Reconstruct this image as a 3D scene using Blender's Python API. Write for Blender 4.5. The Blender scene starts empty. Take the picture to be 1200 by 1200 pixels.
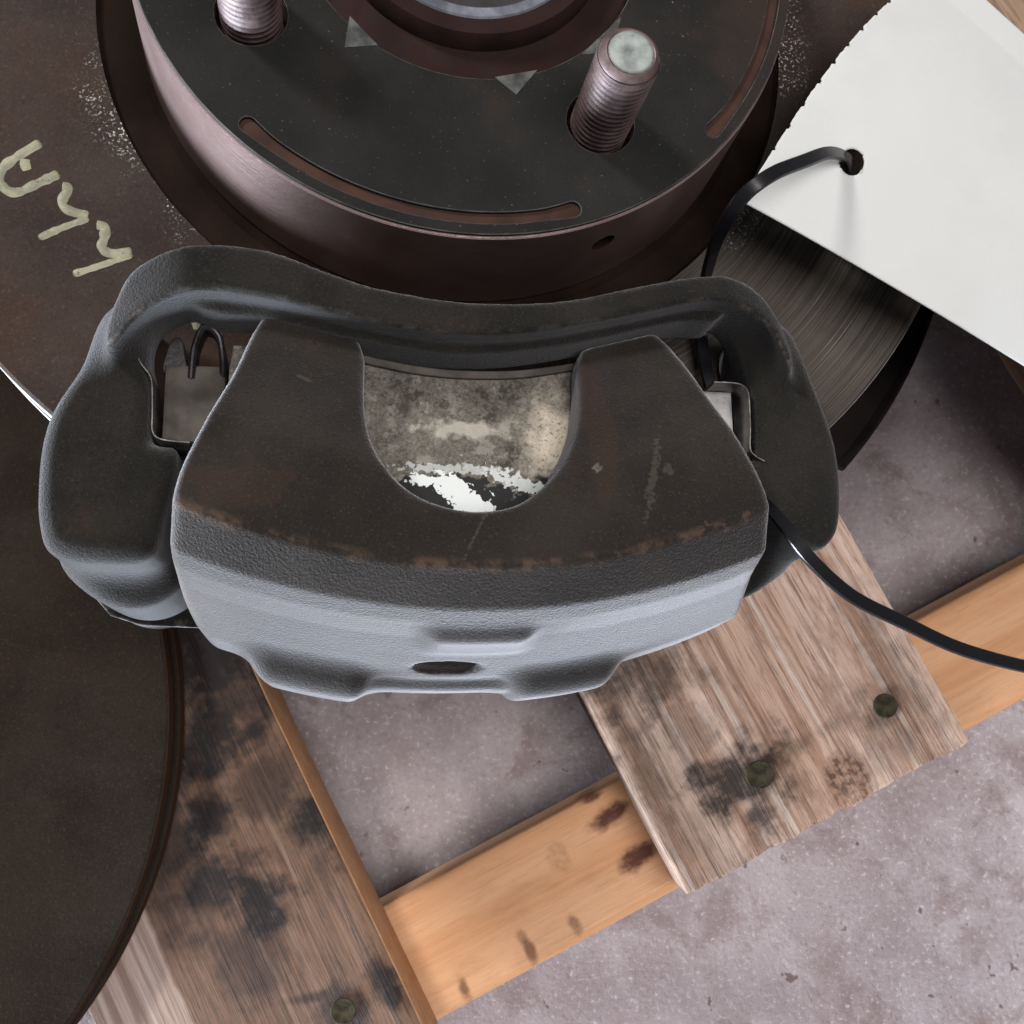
import bpy, bmesh, math, random
import numpy as np
from mathutils import Matrix, Vector
from mathutils import noise as mnoise

random.seed(7)
np.random.seed(7)
R = math.radians
MM = 0.001
scene = bpy.context.scene
COL = scene.collection

# ------------------------------------------------------------------ camera
cam_d = bpy.data.cameras.new('camera')
cam_d.sensor_width = 36.0
cam_d.lens = 38.7
cam_d.clip_start = 0.005
cam_d.clip_end = 50.0
cam_d.dof.use_dof = True
cam_d.dof.focus_distance = 0.23
cam_d.dof.aperture_fstop = 60.0
cam = bpy.data.objects.new('camera', cam_d)
COL.objects.link(cam)
cam.location = (0.0, 0.0, 0.474)
cam.rotation_euler = (math.atan(220.0 / 1290.0), 0.0, 0.0)
scene.camera = cam

# ------------------------------------------------------------------ world, lamps, exposure
world = bpy.data.worlds.new('World')
scene.world = world
world.use_nodes = True
bg = world.node_tree.nodes['Background']
bg.inputs['Color'].default_value = (0.86, 0.88, 1.0, 1)
bg.inputs['Strength'].default_value = 0.25


def area_lamp(name, loc, target, sx, sy, power, colour):
    l = bpy.data.lights.new(name, 'AREA')
    l.shape = 'RECTANGLE'
    l.size, l.size_y = sx, sy
    l.energy = power
    l.color = colour
    o = bpy.data.objects.new(name, l)
    COL.objects.link(o)
    o.location = loc
    o.rotation_euler = (Vector(target) - Vector(loc)).to_track_quat('-Z', 'Y').to_euler()
    return o


# window high on the left, throws the stud shadows to the lower right
area_lamp('window_lamp', (-0.78, 0.90, 1.45), (0, 0.06, 0.25), 0.22, 0.22, 26.0, (1.0, 0.96, 0.93))
# roof light overhead, a little to the right
area_lamp('roof_lamp', (0.42, -0.10, 1.85), (0.02, 0.0, 0.2), 0.80, 0.80, 32.0, (1.0, 0.95, 0.94))
# wide open door, low on the left and bluish
area_lamp('door_lamp', (-1.36, -0.88, 0.195), (0, 0.05, 0.24), 1.5, 0.21, 190.0, (0.76, 0.86, 1.0))

scene.cycles.max_bounces = 5
scene.cycles.diffuse_bounces = 3
scene.cycles.glossy_bounces = 3
scene.cycles.caustics_reflective = False
scene.cycles.caustics_refractive = False

vs = scene.view_settings
vs.view_transform = 'Standard'
vs.look = 'None'
vs.exposure = 0.0
vs.gamma = 1.0
vs.use_curve_mapping = False


# ------------------------------------------------------------------ node helpers
class NT:
    def __init__(self, name):
        self.m = bpy.data.materials.new(name)
        self.m.use_nodes = True
        self.t = self.m.node_tree
        self.b = self.t.nodes['Principled BSDF']
        self.out = self.t.nodes['Material Output']
        self._obj = None

    def n(self, typ, **kw):
        nd = self.t.nodes.new(typ)
        for k, v in kw.items():
            setattr(nd, k, v)
        return nd

    def put(self, sock, v):
        if isinstance(v, bpy.types.NodeSocket):
            self.t.links.new(v, sock)
        elif isinstance(v, (tuple, list)) and len(v) == 3 and sock.type == 'RGBA':
            sock.default_value = (*v, 1)
        else:
            sock.default_value = v

    def obj(self):
        if self._obj is None:
            self._obj = self.n('ShaderNodeTexCoord').outputs['Object']
        return self._obj

    def mapping(self, scale=(1, 1, 1), loc=(0, 0, 0), rot=(0, 0, 0), vec=None):
        m = self.n('ShaderNodeMapping')
        self.put(m.inputs['Vector'], vec or self.obj())
        m.inputs['Scale'].default_value = scale
        m.inputs['Location'].default_value = loc
        m.inputs['Rotation'].default_value = rot
        return m.outputs[0]

    def noise(self, scale, detail=4, rough=0.55, vec=None, dist=0.0):
        nd = self.n('ShaderNodeTexNoise')
        self.put(nd.inputs['Vector'], vec or self.obj())
        nd.inputs['Scale'].default_value = scale
        nd.inputs['Detail'].default_value = detail
        nd.inputs['Roughness'].default_value = rough
        nd.inputs['Distortion'].default_value = dist
        return nd.outputs['Fac']

    def voronoi(self, scale, vec=None, feature='F1'):
        nd = self.n('ShaderNodeTexVoronoi', feature=feature)
        self.put(nd.inputs['Vector'], vec or self.obj())
        nd.inputs['Scale'].default_value = scale
        return nd.outputs['Distance']

    def ramp(self, fac, lo, hi, a=0.0, b=1.0, smooth=True):
        nd = self.n('ShaderNodeMapRange')
        nd.interpolation_type = 'SMOOTHSTEP' if smooth else 'LINEAR'
        self.put(nd.inputs['Value'], fac)
        nd.inputs['From Min'].default_value = lo
        nd.inputs['From Max'].default_value = hi
        nd.inputs['To Min'].default_value = a
        nd.inputs['To Max'].default_value = b
        return nd.outputs['Result']

    def mix(self, fac, a, b):
        nd = self.n('ShaderNodeMix', data_type='RGBA')
        self.put(nd.inputs[0], fac)
        self.put(nd.inputs[6], a)
        self.put(nd.inputs[7], b)
        return nd.outputs[2]

    def math(self, op, a, b=0.0, clamp=False):
        nd = self.n('ShaderNodeMath', operation=op)
        nd.use_clamp = clamp
        self.put(nd.inputs[0], a)
        self.put(nd.inputs[1], b)
        return nd.outputs[0]

    def xyz(self, vec=None):
        nd = self.n('ShaderNodeSeparateXYZ')
        self.put(nd.inputs[0], vec or self.obj())
        return nd.outputs

    def comb(self, x, y, z):
        nd = self.n('ShaderNodeCombineXYZ')
        for s, v in zip(nd.inputs, (x, y, z)):
            self.put(s, v)
        return nd.outputs[0]

    def pointiness(self):
        return self.n('ShaderNodeNewGeometry').outputs['Pointiness']

    def blob(self, x, y, rx, ry, wob=0.35, rot=0.0, soft=0.5, nscale=90):
        """soft irregular spot in the object's xy plane (metres): 1 inside, 0 outside"""
        v = self.mapping(loc=(-x, -y, 0))
        if rot:
            v = self.mapping(rot=(0, 0, rot), vec=v)
        o = self.xyz(v)
        d = self.math('SQRT', self.math('ADD', self.math('POWER', self.math('DIVIDE', o[0], rx), 2.0),
                                        self.math('POWER', self.math('DIVIDE', o[1], ry), 2.0)))
        nz = self.math('MULTIPLY', self.math('SUBTRACT', self.noise(nscale, 5), 0.5), wob * 4)
        return self.ramp(self.math('ADD', d, nz), 1.0 + soft * 0.5, 1.0 - soft * 0.5)

    def amax(self, items):
        r = items[0]
        for i in items[1:]:
            r = self.math('MAXIMUM', r, i)
        return r

    def bump(self, h, strength, dist, prev=None):
        nd = self.n('ShaderNodeBump')
        nd.inputs['Strength'].default_value = strength
        nd.inputs['Distance'].default_value = dist
        self.put(nd.inputs['Height'], h)
        if prev:
            self.put(nd.inputs['Normal'], prev)
        return nd.outputs[0]

    def done(self, col, rough, metal=0.0, normal=None, spec=0.5):
        self.put(self.b.inputs['Base Color'], col)
        self.put(self.b.inputs['Roughness'], rough)
        self.put(self.b.inputs['Metallic'], metal)
        self.b.inputs['Specular IOR Level'].default_value = spec
        if normal:
            self.put(self.b.inputs['Normal'], normal)
        return self.m


def cast_iron(name, dark, light, rust, rust_amt=0.5, grain=0.5, smooth_above=None, metal=0.0, gscale=2100, marks=False, dust=0.35):
    t = NT(name)
    c = t.mix(t.ramp(t.noise(60, 4), 0.3, 0.7), dark, light)
    r = t.ramp(t.noise(38, 5, 0.66), 0.66 - 0.22 * rust_amt, 0.80 - 0.12 * rust_amt)
    c = t.mix(t.math('MULTIPLY', r, 0.8), c, rust)
    fine = t.noise(gscale, 3, 0.65)
    c = t.mix(t.ramp(fine, 0.56, 0.74, 0, 0.7), c, tuple(v * 2.2 for v in light))
    c = t.mix(t.ramp(fine, 0.44, 0.28, 0, 0.7), c, tuple(v * 0.4 for v in dark))
    if marks:
        o = t.xyz()
        rr = t.math('SQRT', t.math('ADD', t.math('MULTIPLY', o[0], o[0]), t.math('MULTIPLY', o[1], o[1])))
        cr = t.ramp(t.math('ABSOLUTE', t.math('SUBTRACT', rr, 0.1333)), 0.0018, 0.0003)
        cr = t.math('MULTIPLY', cr, t.ramp(t.noise(130, 4, 0.7), 0.46, 0.62))
        c = t.mix(t.math('MULTIPLY', cr, 0.55), c, (0.075, 0.047, 0.032))
        st = t.amax([t.blob(0.0255, -0.106, 0.0026, 0.015, 0.4, nscale=120), t.blob(-0.040, -0.119, 0.010, 0.004, 0.6, nscale=200),
                     t.blob(0.022, -0.095, 0.0020, 0.010, 0.3, nscale=150)])
        c = t.mix(t.math('MULTIPLY', st, 0.16), c, (0.05, 0.022, 0.012))
        sc = t.amax([t.blob(0.0345, -0.1155, 0.0007, 0.0065, 1.3, rot=0.2, soft=0.6, nscale=1300), t.blob(0.0018, -0.1265, 0.0003, 0.0055, 1.1, rot=0.45, soft=0.6, nscale=1300),
                     t.blob(0.0375, -0.114, 0.0009, 0.0011, 0.8, soft=0.3, nscale=800), t.blob(-0.030, -0.098, 0.0018, 0.0004, 0.8, rot=0.3, soft=0.4, nscale=700)])
        c = t.mix(t.math('MULTIPLY', sc, 0.09), c, (0.20, 0.17, 0.145))
    edge = t.ramp(t.pointiness(), 0.52, 0.58, 0, 0.7)
    edge = t.math('MULTIPLY', edge, t.ramp(t.noise(260, 4, 0.7), 0.45, 0.62))
    c = t.mix(edge, c, (0.11, 0.098, 0.088))
    h = fine
    if smooth_above is not None:
        o = t.xyz()
        rr = t.math('SQRT', t.math('ADD', t.math('MULTIPLY', o[0], o[0]), t.math('MULTIPLY', o[1], o[1])))
        k = t.ramp(rr, smooth_above - 0.0006, smooth_above + 0.0006, 0.3, 1.0)
        k = t.math('MULTIPLY', k, t.ramp(o[2], -0.008, -0.003, 0.4, 1.0))
        h = t.math('MULTIPLY', h, k)
    nrm = t.bump(h, grain, 0.0013)
    t.b.inputs['Sheen Weight'].default_value = dust
    t.b.inputs['Sheen Roughness'].default_value = 0.45
    t.b.inputs['Sheen Tint'].default_value = (0.85, 0.85, 0.88, 1)
    return t.done(c, 0.8, metal, nrm, 0.05)


M = {}
M['caliper'] = cast_iron('caliper_cast_iron', (0.0098, 0.0079, 0.0061), (0.0170, 0.0143, 0.0115), (0.026, 0.0135, 0.008), 0.4, 0.55, 0.1333, marks=True, dust=0.42)
M['bracket'] = cast_iron('bracket_cast_iron', (0.0082, 0.0075, 0.0063), (0.0145, 0.0133, 0.0112), (0.028, 0.0145, 0.009), 0.42, 0.4, dust=0.22)
M['knuckle'] = cast_iron('knuckle_iron', (0.02, 0.018, 0.017), (0.03, 0.026, 0.023), (0.05, 0.03, 0.02), 0.5, 0.5)


def hat_face_mat():
    t = NT('hat_face_iron')
    c = t.mix(t.ramp(t.noise(45, 6), 0.3, 0.7), (0.0075, 0.0076, 0.0072), (0.0135, 0.0133, 0.0124))
    c = t.mix(t.ramp(t.noise(23, 6, 0.6), 0.50, 0.70, 0, 0.8), c, (0.022, 0.0140, 0.010))
    fine = t.noise(1500, 2)
    c = t.mix(t.ramp(fine, 0.66, 0.78, 0, 0.5), c, (0.10, 0.10, 0.10))
    sp = t.ramp(t.voronoi(420), 0.10, 0.03)
    sp = t.math('MULTIPLY', sp, t.ramp(t.noise(30, 3), 0.56, 0.66))
    c = t.mix(sp, c, (0.16, 0.12, 0.09))
    e = t.ramp(t.pointiness(), 0.55, 0.65, 0, 0.8)
    c = t.mix(e, c, (0.24, 0.23, 0.21))
    nrm = t.bump(t.noise(1100, 3), 0.25, 0.0006)
    return t.done(c, 0.8, 0.0, nrm, 0.1)


def hat_wall_mat():
    t = NT('hat_wall_iron')
    c = t.mix(t.ramp(t.noise(70, 5), 0.3, 0.7), (0.42, 0.29, 0.265), (0.54, 0.395, 0.365))
    c = t.mix(t.ramp(t.voronoi(500), 0.10, 0.03, 0, 0.6), c, (0.06, 0.042, 0.04))
    z = t.xyz()[2]
    turned = t.noise(1.0, 3, vec=t.comb(t.math('MULTIPLY', z, 2600), 0.0, 0.0))
    nrm = t.bump(t.math('ADD', turned, t.math('MULTIPLY', t.noise(900, 3), 0.6)), 0.3, 0.0004)
    return t.done(c, 0.30, 0.95, nrm, 0.15)


def disc_face_mat(name, dark, light, rust, bare, highlight_amt, specks=1.0, rim=(0.60, 0.62, 0.64), rim_metal=0.8, rough=0.76, spec=0.12, grain=0.35):
    """cast disc face: rust film, with concentric machining in a painted highlight sector"""
    t = NT(name)
    o = t.xyz()
    r = t.math('SQRT', t.math('ADD', t.math('MULTIPLY', o[0], o[0]), t.math('MULTIPLY', o[1], o[1])))
    a = t.math('ARCTAN2', o[1], o[0])
    pol = t.comb(t.math('MULTIPLY', r, 3000), t.math('MULTIPLY', a, 2.6), 0.0)
    scr = t.noise(1.0, 4, 0.65, vec=pol)
    scr2 = t.noise(0.35, 3, 0.6, vec=pol)
    c = t.mix(t.ramp(t.noise(55, 6), 0.3, 0.7), dark, light)
    c = t.mix(t.ramp(t.noise(26, 6, 0.6), 0.45, 0.7, 0, 0.85), c, rust)
    fg = t.noise(1600, 3, 0.75)
    c = t.mix(t.ramp(fg, 0.55, 0.75, 0, 0.6), c, tuple(v * 2.4 for v in light))
    c = t.mix(t.ramp(fg, 0.45, 0.28, 0, 0.6), c, tuple(v * 0.4 for v in dark))
    # anisotropic highlight painted as a paler machined sector on the right
    worn = t.math('MULTIPLY', t.ramp(t.math('ADD', a, t.math('MULTIPLY', t.noise(40, 5), 0.35)), -1.05, -0.85), t.ramp(a, -0.22, -0.42, 0.0, highlight_amt))
    worn = t.math('MULTIPLY', worn, t.ramp(scr2, 0.25, 0.6, 0.45, 1.0))
    cb = t.mix(t.ramp(scr, 0.36, 0.64), tuple(v * 0.55 for v in bare), tuple(v * 1.2 for v in bare))
    c = t.mix(worn, c, cb)
    c = t.mix(t.math('MULTIPLY', t.ramp(scr, 0.66, 0.72), t.math('MULTIPLY', worn, 0.6)), c, (0.42, 0.38, 0.33))
    # bright specks close to the hat, where the blasting left bare grit
    sp = t.math('MULTIPLY', t.ramp(t.noise(1500, 2, 0.7), 0.56, 0.66), t.ramp(r, 0.089, 0.080))
    sp = t.math('MULTIPLY', sp, t.ramp(t.noise(48, 3), 0.45, 0.60, 0.0, specks))
    c = t.mix(sp, c, (0.42, 0.40, 0.36))
    edge = t.ramp(r, 0.1278, 0.1281)
    c = t.mix(edge, c, rim)
    met = t.math('MAXIMUM', t.math('MULTIPLY', worn, 0.55), t.math('MAXIMUM', t.math('MULTIPLY', edge, rim_metal), t.math('MULTIPLY', sp, 0.7)))
    h = t.math('ADD', t.math('MULTIPLY', scr, t.math('ADD', t.math('MULTIPLY', worn, 1.3), 0.15)), t.noise(1200, 3))
    nrm = t.bump(h, grain, 0.0005)
    return t.done(c, rough, met, nrm, spec)


def plain(name, col, rough, metal=0.0, var=0.3, nscale=120, bump=0.2, bscale=900, bdist=0.0004, spec=0.5):
    t = NT(name)
    c = t.mix(t.ramp(t.noise(nscale, 5), 0.3, 0.7), tuple(v * (1 - var) for v in col), tuple(min(1, v * (1 + var)) for v in col))
    nrm = t.bump(t.noise(bscale, 4), bump, bdist)
    return t.done(c, t.ramp(t.noise(nscale * 2, 3), 0.3, 0.7, max(0.05, rough - 0.08), min(1, rough + 0.08)), metal, nrm, spec)


M['hat_face'] = hat_face_mat()
M['hat_wall'] = hat_wall_mat()
M['slot_floor'] = plain('slot_rust', (0.030, 0.0145, 0.010), 0.8, 0.0, 0.3, 200, spec=0.15)
M['scuff'] = plain('bare_scuff', (0.046, 0.05, 0.046), 0.75, 0.0, 0.6, 260, spec=0.2)
M['burr'] = plain('hat_edge_burr', (0.030, 0.030, 0.027), 0.7, 0.1, 0.6, 300, spec=0.3)
M['disc'] = disc_face_mat('disc_friction_face', (0.0185, 0.0128, 0.0105), (0.030, 0.0222, 0.0185), (0.036, 0.0185, 0.0110), (0.080, 0.071, 0.060), 1.0)
M['disc_lying'] = disc_face_mat('lying_disc_face', (0.0125, 0.0095, 0.0072), (0.0195, 0.0155, 0.0122), (0.0185, 0.0125, 0.0088), (0.06, 0.06, 0.055), 0.0, 0.0, (0.055, 0.026, 0.012), 0.0, 0.9, 0.06, 0.14)
M['groove'] = plain('disc_groove_rust', (0.0095, 0.0058, 0.0044), 0.9, 0, 0.4, 70, spec=0.05)
M['shield'] = plain('shield_sheet', (0.0065, 0.005, 0.0045), 0.9, 0.0, 0.3, 60, spec=0.03)
M['hub'] = plain('hub_rust', (0.0125, 0.0055, 0.0045), 0.8, 0.0, 0.35, 120, spec=0.12)
M['hub_nose'] = plain('hub_machined', (0.20, 0.21, 0.24), 0.38, 0.8, 0.25, 90, 0.1)
M['stud'] = plain('stud_steel', (0.088, 0.060, 0.056), 0.5, 0.45, 0.4, 160)
M['stud_end'] = plain('stud_end_zinc', (0.19, 0.21, 0.20), 0.7, 0.2, 0.3, 500)
M['clip'] = plain('clip_steel', (0.16, 0.15, 0.14), 0.35, 0.9, 0.3, 200)
M['clip_dark'] = plain('clip_black', (0.014, 0.013, 0.013), 0.4, 0.3, 0.3, 200)
M['ear'] = plain('pad_ear', (0.055, 0.048, 0.040), 0.7, 0.1, 0.45, 180, spec=0.2)
M['ear_grey'] = plain('pad_ear_grey', (0.22, 0.22, 0.215), 0.6, 0.2, 0.4, 260)
M['friction'] = plain('pad_lining', (0.05, 0.045, 0.04), 0.85, 0, 0.4, 300)
M['rubber'] = plain('rubber_boot', (0.030, 0.024, 0.022), 0.5, 0, 0.2)
M['paint'] = None
M['void'] = plain('dark_bore', (0.008, 0.006, 0.006), 0.8, 0, 0.2)


def paint_mat():
    t = NT('yellow_paint_pen')
    c = t.mix(t.ramp(t.noise(300, 4), 0.35, 0.65), (0.105, 0.105, 0.064), (0.18, 0.175, 0.105))
    c = t.mix(t.ramp(t.noise(170, 3), 0.60, 0.72, 0, 0.7), c, (0.28, 0.215, 0.095))
    c = t.mix(t.ramp(t.noise(750, 4, 0.75), 0.60, 0.68, 0, 0.8), c, (0.03, 0.02, 0.015))
    return t.done(c, 0.5, 0.0, t.bump(t.noise(900, 3), 0.3, 0.0004))


M['paint'] = paint_mat()


def pad_plate_mat():
    t = NT('pad_shim_paint')
    g = t.noise(1500, 4, 0.75)
    c = t.mix(t.ramp(g, 0.25, 0.75), (0.042, 0.037, 0.029), (0.12, 0.111, 0.094))
    c = t.mix(t.ramp(t.noise(130, 6, 0.75), 0.50, 0.62, 0, 0.85), c, (0.022, 0.019, 0.015))
    c = t.mix(t.ramp(t.noise(210, 5, 0.75, vec=t.mapping(loc=(0.4, 0.2, 0))), 0.53, 0.64, 0, 0.7), c, (0.17, 0.158, 0.135))
    c = t.mix(t.math('MULTIPLY', t.blob(0.0205, -0.105, 0.006, 0.008, 0.5, soft=1.4, nscale=240), 0.8), c, t.mix(t.ramp(g, 0.3, 0.5), (0.13, 0.11, 0.08), (0.44, 0.39, 0.31)))  # bright spot at right: a highlight painted into the colour
    c = t.mix(t.math('MULTIPLY', t.blob(0.001, -0.1035, 0.008, 0.0016, 0.7, soft=0.9, nscale=500), 0.7), c, (0.30, 0.28, 0.24))
    # black flaked edge along the bottom and white paint over it
    blk = t.amax([t.blob(0.000, -0.1180, 0.016, 0.0048, 0.6, soft=0.15, nscale=420), t.blob(0.0175, -0.1165, 0.004, 0.004, 0.5, nscale=330), t.blob(-0.007, -0.1205, 0.006, 0.0035, 0.3, soft=0.2), t.blob(0.0125, -0.1205, 0.005, 0.0035, 0.3, soft=0.2)])
    c = t.mix(blk, c, (0.010, 0.010, 0.010))
    wht = t.amax([t.blob(-0.0008, -0.1155, 0.0046, 0.0024, 0.7, rot=0.5, soft=0.05, nscale=520),
                  t.blob(0.0030, -0.1190, 0.0036, 0.0026, 0.9, soft=0.05, nscale=700),
                  t.blob(-0.0065, -0.1140, 0.0035, 0.0010, 0.8, soft=0.05, nscale=700),
                  t.math('MULTIPLY', t.blob(0.0125, -0.1140, 0.007, 0.0013, 1.2, rot=0.35, soft=0.2, nscale=900), 0.7),
                  t.math('MULTIPLY', t.blob(0.000, -0.1115, 0.010, 0.0009, 1.2, soft=0.2, nscale=900), 0.45)])
    c = t.mix(wht, c, (0.47, 0.50, 0.49))
    nrm = t.bump(t.math('ADD', t.noise(500, 3), t.math('MULTIPLY', wht, 0.5)), 0.2, 0.0006)
    return t.done(c, 0.55, t.math('MULTIPLY', t.math('SUBTRACT', 1.0, t.math('MAXIMUM', wht, blk)), 0.35), nrm, 0.12)


M['pad_plate'] = pad_plate_mat()


def tie_mat():
    t = NT('black_nylon')
    return t.done((0.004, 0.004, 0.005), 0.24, 0.0, t.bump(t.noise(260, 2), 0.08, 0.0006), 0.3)


def paper_mat():
    t = NT('tag_card')
    c = t.mix(t.noise(60, 4), (0.385, 0.40, 0.39), (0.435, 0.445, 0.432))
    c = t.mix(t.ramp(t.noise(700, 3), 0.45, 0.75, 0, 0.12), c, (0.36, 0.375, 0.375))
    c = t.mix(t.ramp(t.noise(34, 5, 0.65), 0.52, 0.75, 0, 0.35), c, (0.36, 0.37, 0.36))
    return t.done(c, 0.7, 0, t.bump(t.noise(500, 3), 0.06, 0.0004), 0.3)


M['tie'] = tie_mat()
M['paper'] = paper_mat()


def wood_mat(name, pale, mid, dark, stains_shade=(), stain_shade_col=(0.02, 0.015, 0.014), knots=(), wash=None, groove=0.6, straight=None, along='y', worn=1.0):
    """boards run along local y (or x); xy in metres"""
    t = NT(name)
    sw = (lambda a, b: (a, b, a)) if along == 'y' else (lambda a, b: (b, a, a))
    g1 = t.noise(1.0, 5, 0.7, vec=t.mapping(scale=sw(330, 9)), dist=0.35)
    fib = t.noise(1.0, 4, 0.7, vec=t.mapping(scale=sw(1500, 60), loc=(0.7, 0, 0)))
    g2 = t.noise(1.0, 4, 0.6, vec=t.mapping(scale=sw(75, 2.6), loc=(0.3, 0.1, 0)), dist=0.8)
    blot = t.noise(1.0, 5, 0.65, vec=t.mapping(scale=sw(120, 42)))
    c = t.mix(t.ramp(g2, 0.34, 0.64), mid, pale)
    c = t.mix(t.ramp(g1, 0.50, 0.68, 0, 0.6 * worn), c, dark)
    c = t.mix(t.ramp(blot, 0.48, 0.68, 0, 0.75 * worn), c, tuple(m * 0.62 for m in mid))
    if wash:
        w = t.ramp(t.noise(1.0, 4, 0.65, vec=t.mapping(scale=sw(420, 6), loc=(2, 1, 0)), dist=0.3), 0.57, 0.64)
        c = t.mix(t.math('MULTIPLY', w, 0.6), c, wash)
    c = t.mix(t.ramp(fib, 0.52, 0.66, 0, 0.7 * worn), c, dark)
    for (x, y, rr) in knots:
        o = t.xyz(t.mapping(loc=(-x, -y, 0)))
        d = t.math('SQRT', t.math('ADD', t.math('MULTIPLY', o[0], o[0]), t.math('MULTIPLY', t.math('MULTIPLY', o[1], o[1]), 0.6)))
        d = t.math('ADD', d, t.math('MULTIPLY', t.math('SUBTRACT', t.noise(190, 4), 0.5), rr * 1.1))
        k = t.ramp(d, rr * 1.1, rr * 0.5)
        c = t.mix(t.math('MULTIPLY', k, 0.85 * worn), c, t.mix(t.ramp(t.noise(520, 3), 0.4, 0.6), tuple(m * 0.8 for m in mid), tuple(m * 0.5 for m in dark)))
    if stains_shade:
        s = t.amax([t.math('MULTIPLY', t.blob(*st[:4], 0.75, st[5] if len(st) > 5 else 0.0, 1.3, 130), st[4]) for st in stains_shade])
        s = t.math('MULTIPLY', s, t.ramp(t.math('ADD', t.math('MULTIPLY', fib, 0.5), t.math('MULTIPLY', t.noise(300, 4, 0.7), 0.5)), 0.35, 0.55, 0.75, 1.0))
        c = t.mix(t.math('MULTIPLY', s, 1.1, True), c, stain_shade_col)
    if straight is not None:
        x = t.xyz()[0]
        e = t.ramp(t.math('ADD', x, t.math('MULTIPLY', t.noise(60, 3), 0.004)), straight + 0.001, straight + 0.003)
        c = t.mix(e, t.mix(t.ramp(g1, 0.4, 0.62), (0.34, 0.265, 0.225), (0.18, 0.12, 0.095)), c)
    h = t.math('ADD', t.math('ADD', t.math('MULTIPLY', g1, 0.9), g2), t.math('MULTIPLY', fib, 0.3))
    nrm = t.bump(h, groove, 0.0022)
    return t.done(c, 0.75, 0.0, nrm, 0.25)


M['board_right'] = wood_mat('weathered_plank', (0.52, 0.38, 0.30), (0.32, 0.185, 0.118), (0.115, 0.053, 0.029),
                            stains_shade=[(0.050, -0.0510, 0.015, 0.009, 1.0), (0.049, -0.062, 0.005, 0.010, 0.85), (0.024, 0.005, 0.014, 0.03, 0.9), (0.045, -0.046, 0.016, 0.005, 0.9), (0.030, -0.02, 0.013, 0.09, 0.38), (0.024, -0.05, 0.007, 0.04, 0.35), (0.104, -0.05, 0.006, 0.03, 0.4), (0.097, -0.0522, 0.0062, 0.0062, 0.7), (0.066, -0.050, 0.012, 0.0025, 0.45),  # broad blobs on the left third paint in caliper shadow along with stain
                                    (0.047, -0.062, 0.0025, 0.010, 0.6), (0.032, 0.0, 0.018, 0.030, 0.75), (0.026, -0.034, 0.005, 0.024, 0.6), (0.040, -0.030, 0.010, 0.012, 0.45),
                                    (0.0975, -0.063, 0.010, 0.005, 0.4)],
                            stain_shade_col=(0.032, 0.020, 0.015), knots=[(0.0765, -0.0655, 0.0075)], wash=(0.48, 0.40, 0.345), groove=0.8)
M['board_left'] = wood_mat('oil_stained_shaded_plank', (0.155, 0.092, 0.060), (0.100, 0.055, 0.036), (0.040, 0.024, 0.018),
                           stains_shade=[(-0.0822, -0.055, 0.0062, 0.0062, 0.8), (-0.0908, -0.0155, 0.009, 0.011, 1.0), (-0.0938, 0.0101, 0.008, 0.008, 1.0), (-0.1024, -0.0055, 0.009, 0.007, 0.9),
                                   (-0.0668, -0.003, 0.007, 0.012, 0.95), (-0.078, 0.036, 0.022, 0.012, 0.85), (-0.08, 0.060, 0.050, 0.030, 1.0), (-0.085, 0.030, 0.020, 0.012, 0.95), (-0.10, 0.04, 0.025, 0.02, 0.8), (-0.075, 0.012, 0.016, 0.012, 0.6),  # wide upper blobs paint the caliper's shade as well as oil
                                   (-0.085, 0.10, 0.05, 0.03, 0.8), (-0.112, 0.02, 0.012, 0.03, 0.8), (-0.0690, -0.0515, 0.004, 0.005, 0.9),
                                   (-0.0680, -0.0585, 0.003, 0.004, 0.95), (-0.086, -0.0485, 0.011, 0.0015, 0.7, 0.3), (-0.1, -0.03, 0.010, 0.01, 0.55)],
                           stain_shade_col=(0.0125, 0.009, 0.0085), wash=(0.20, 0.135, 0.098), straight=-0.121)
M['board_far'] = wood_mat('plain_plank', (0.24, 0.165, 0.11), (0.17, 0.11, 0.07), (0.08, 0.045, 0.028), wash=(0.28, 0.22, 0.17))
M['stringer'] = wood_mat('fresh_pine', (0.50, 0.285, 0.155), (0.43, 0.220, 0.105), (0.32, 0.145, 0.06),
                         stains_shade=[(0.012, -0.0455, 0.007, 0.0024, 0.95), (0.0125, -0.0605, 0.006, 0.0026, 1.0), (0.0075, -0.0385, 0.004, 0.0010, 0.85),
                                 (-0.0300, -0.069, 0.0014, 0.004, 0.7), (-0.0141, -0.069, 0.0016, 0.003, 0.6), (-0.0528, -0.0705, 0.0014, 0.004, 0.7)],
                         stain_shade_col=(0.075, 0.026, 0.016), knots=[(-0.0093, -0.0496, 0.0045)], groove=0.25, along='x', worn=0.4)


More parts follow.
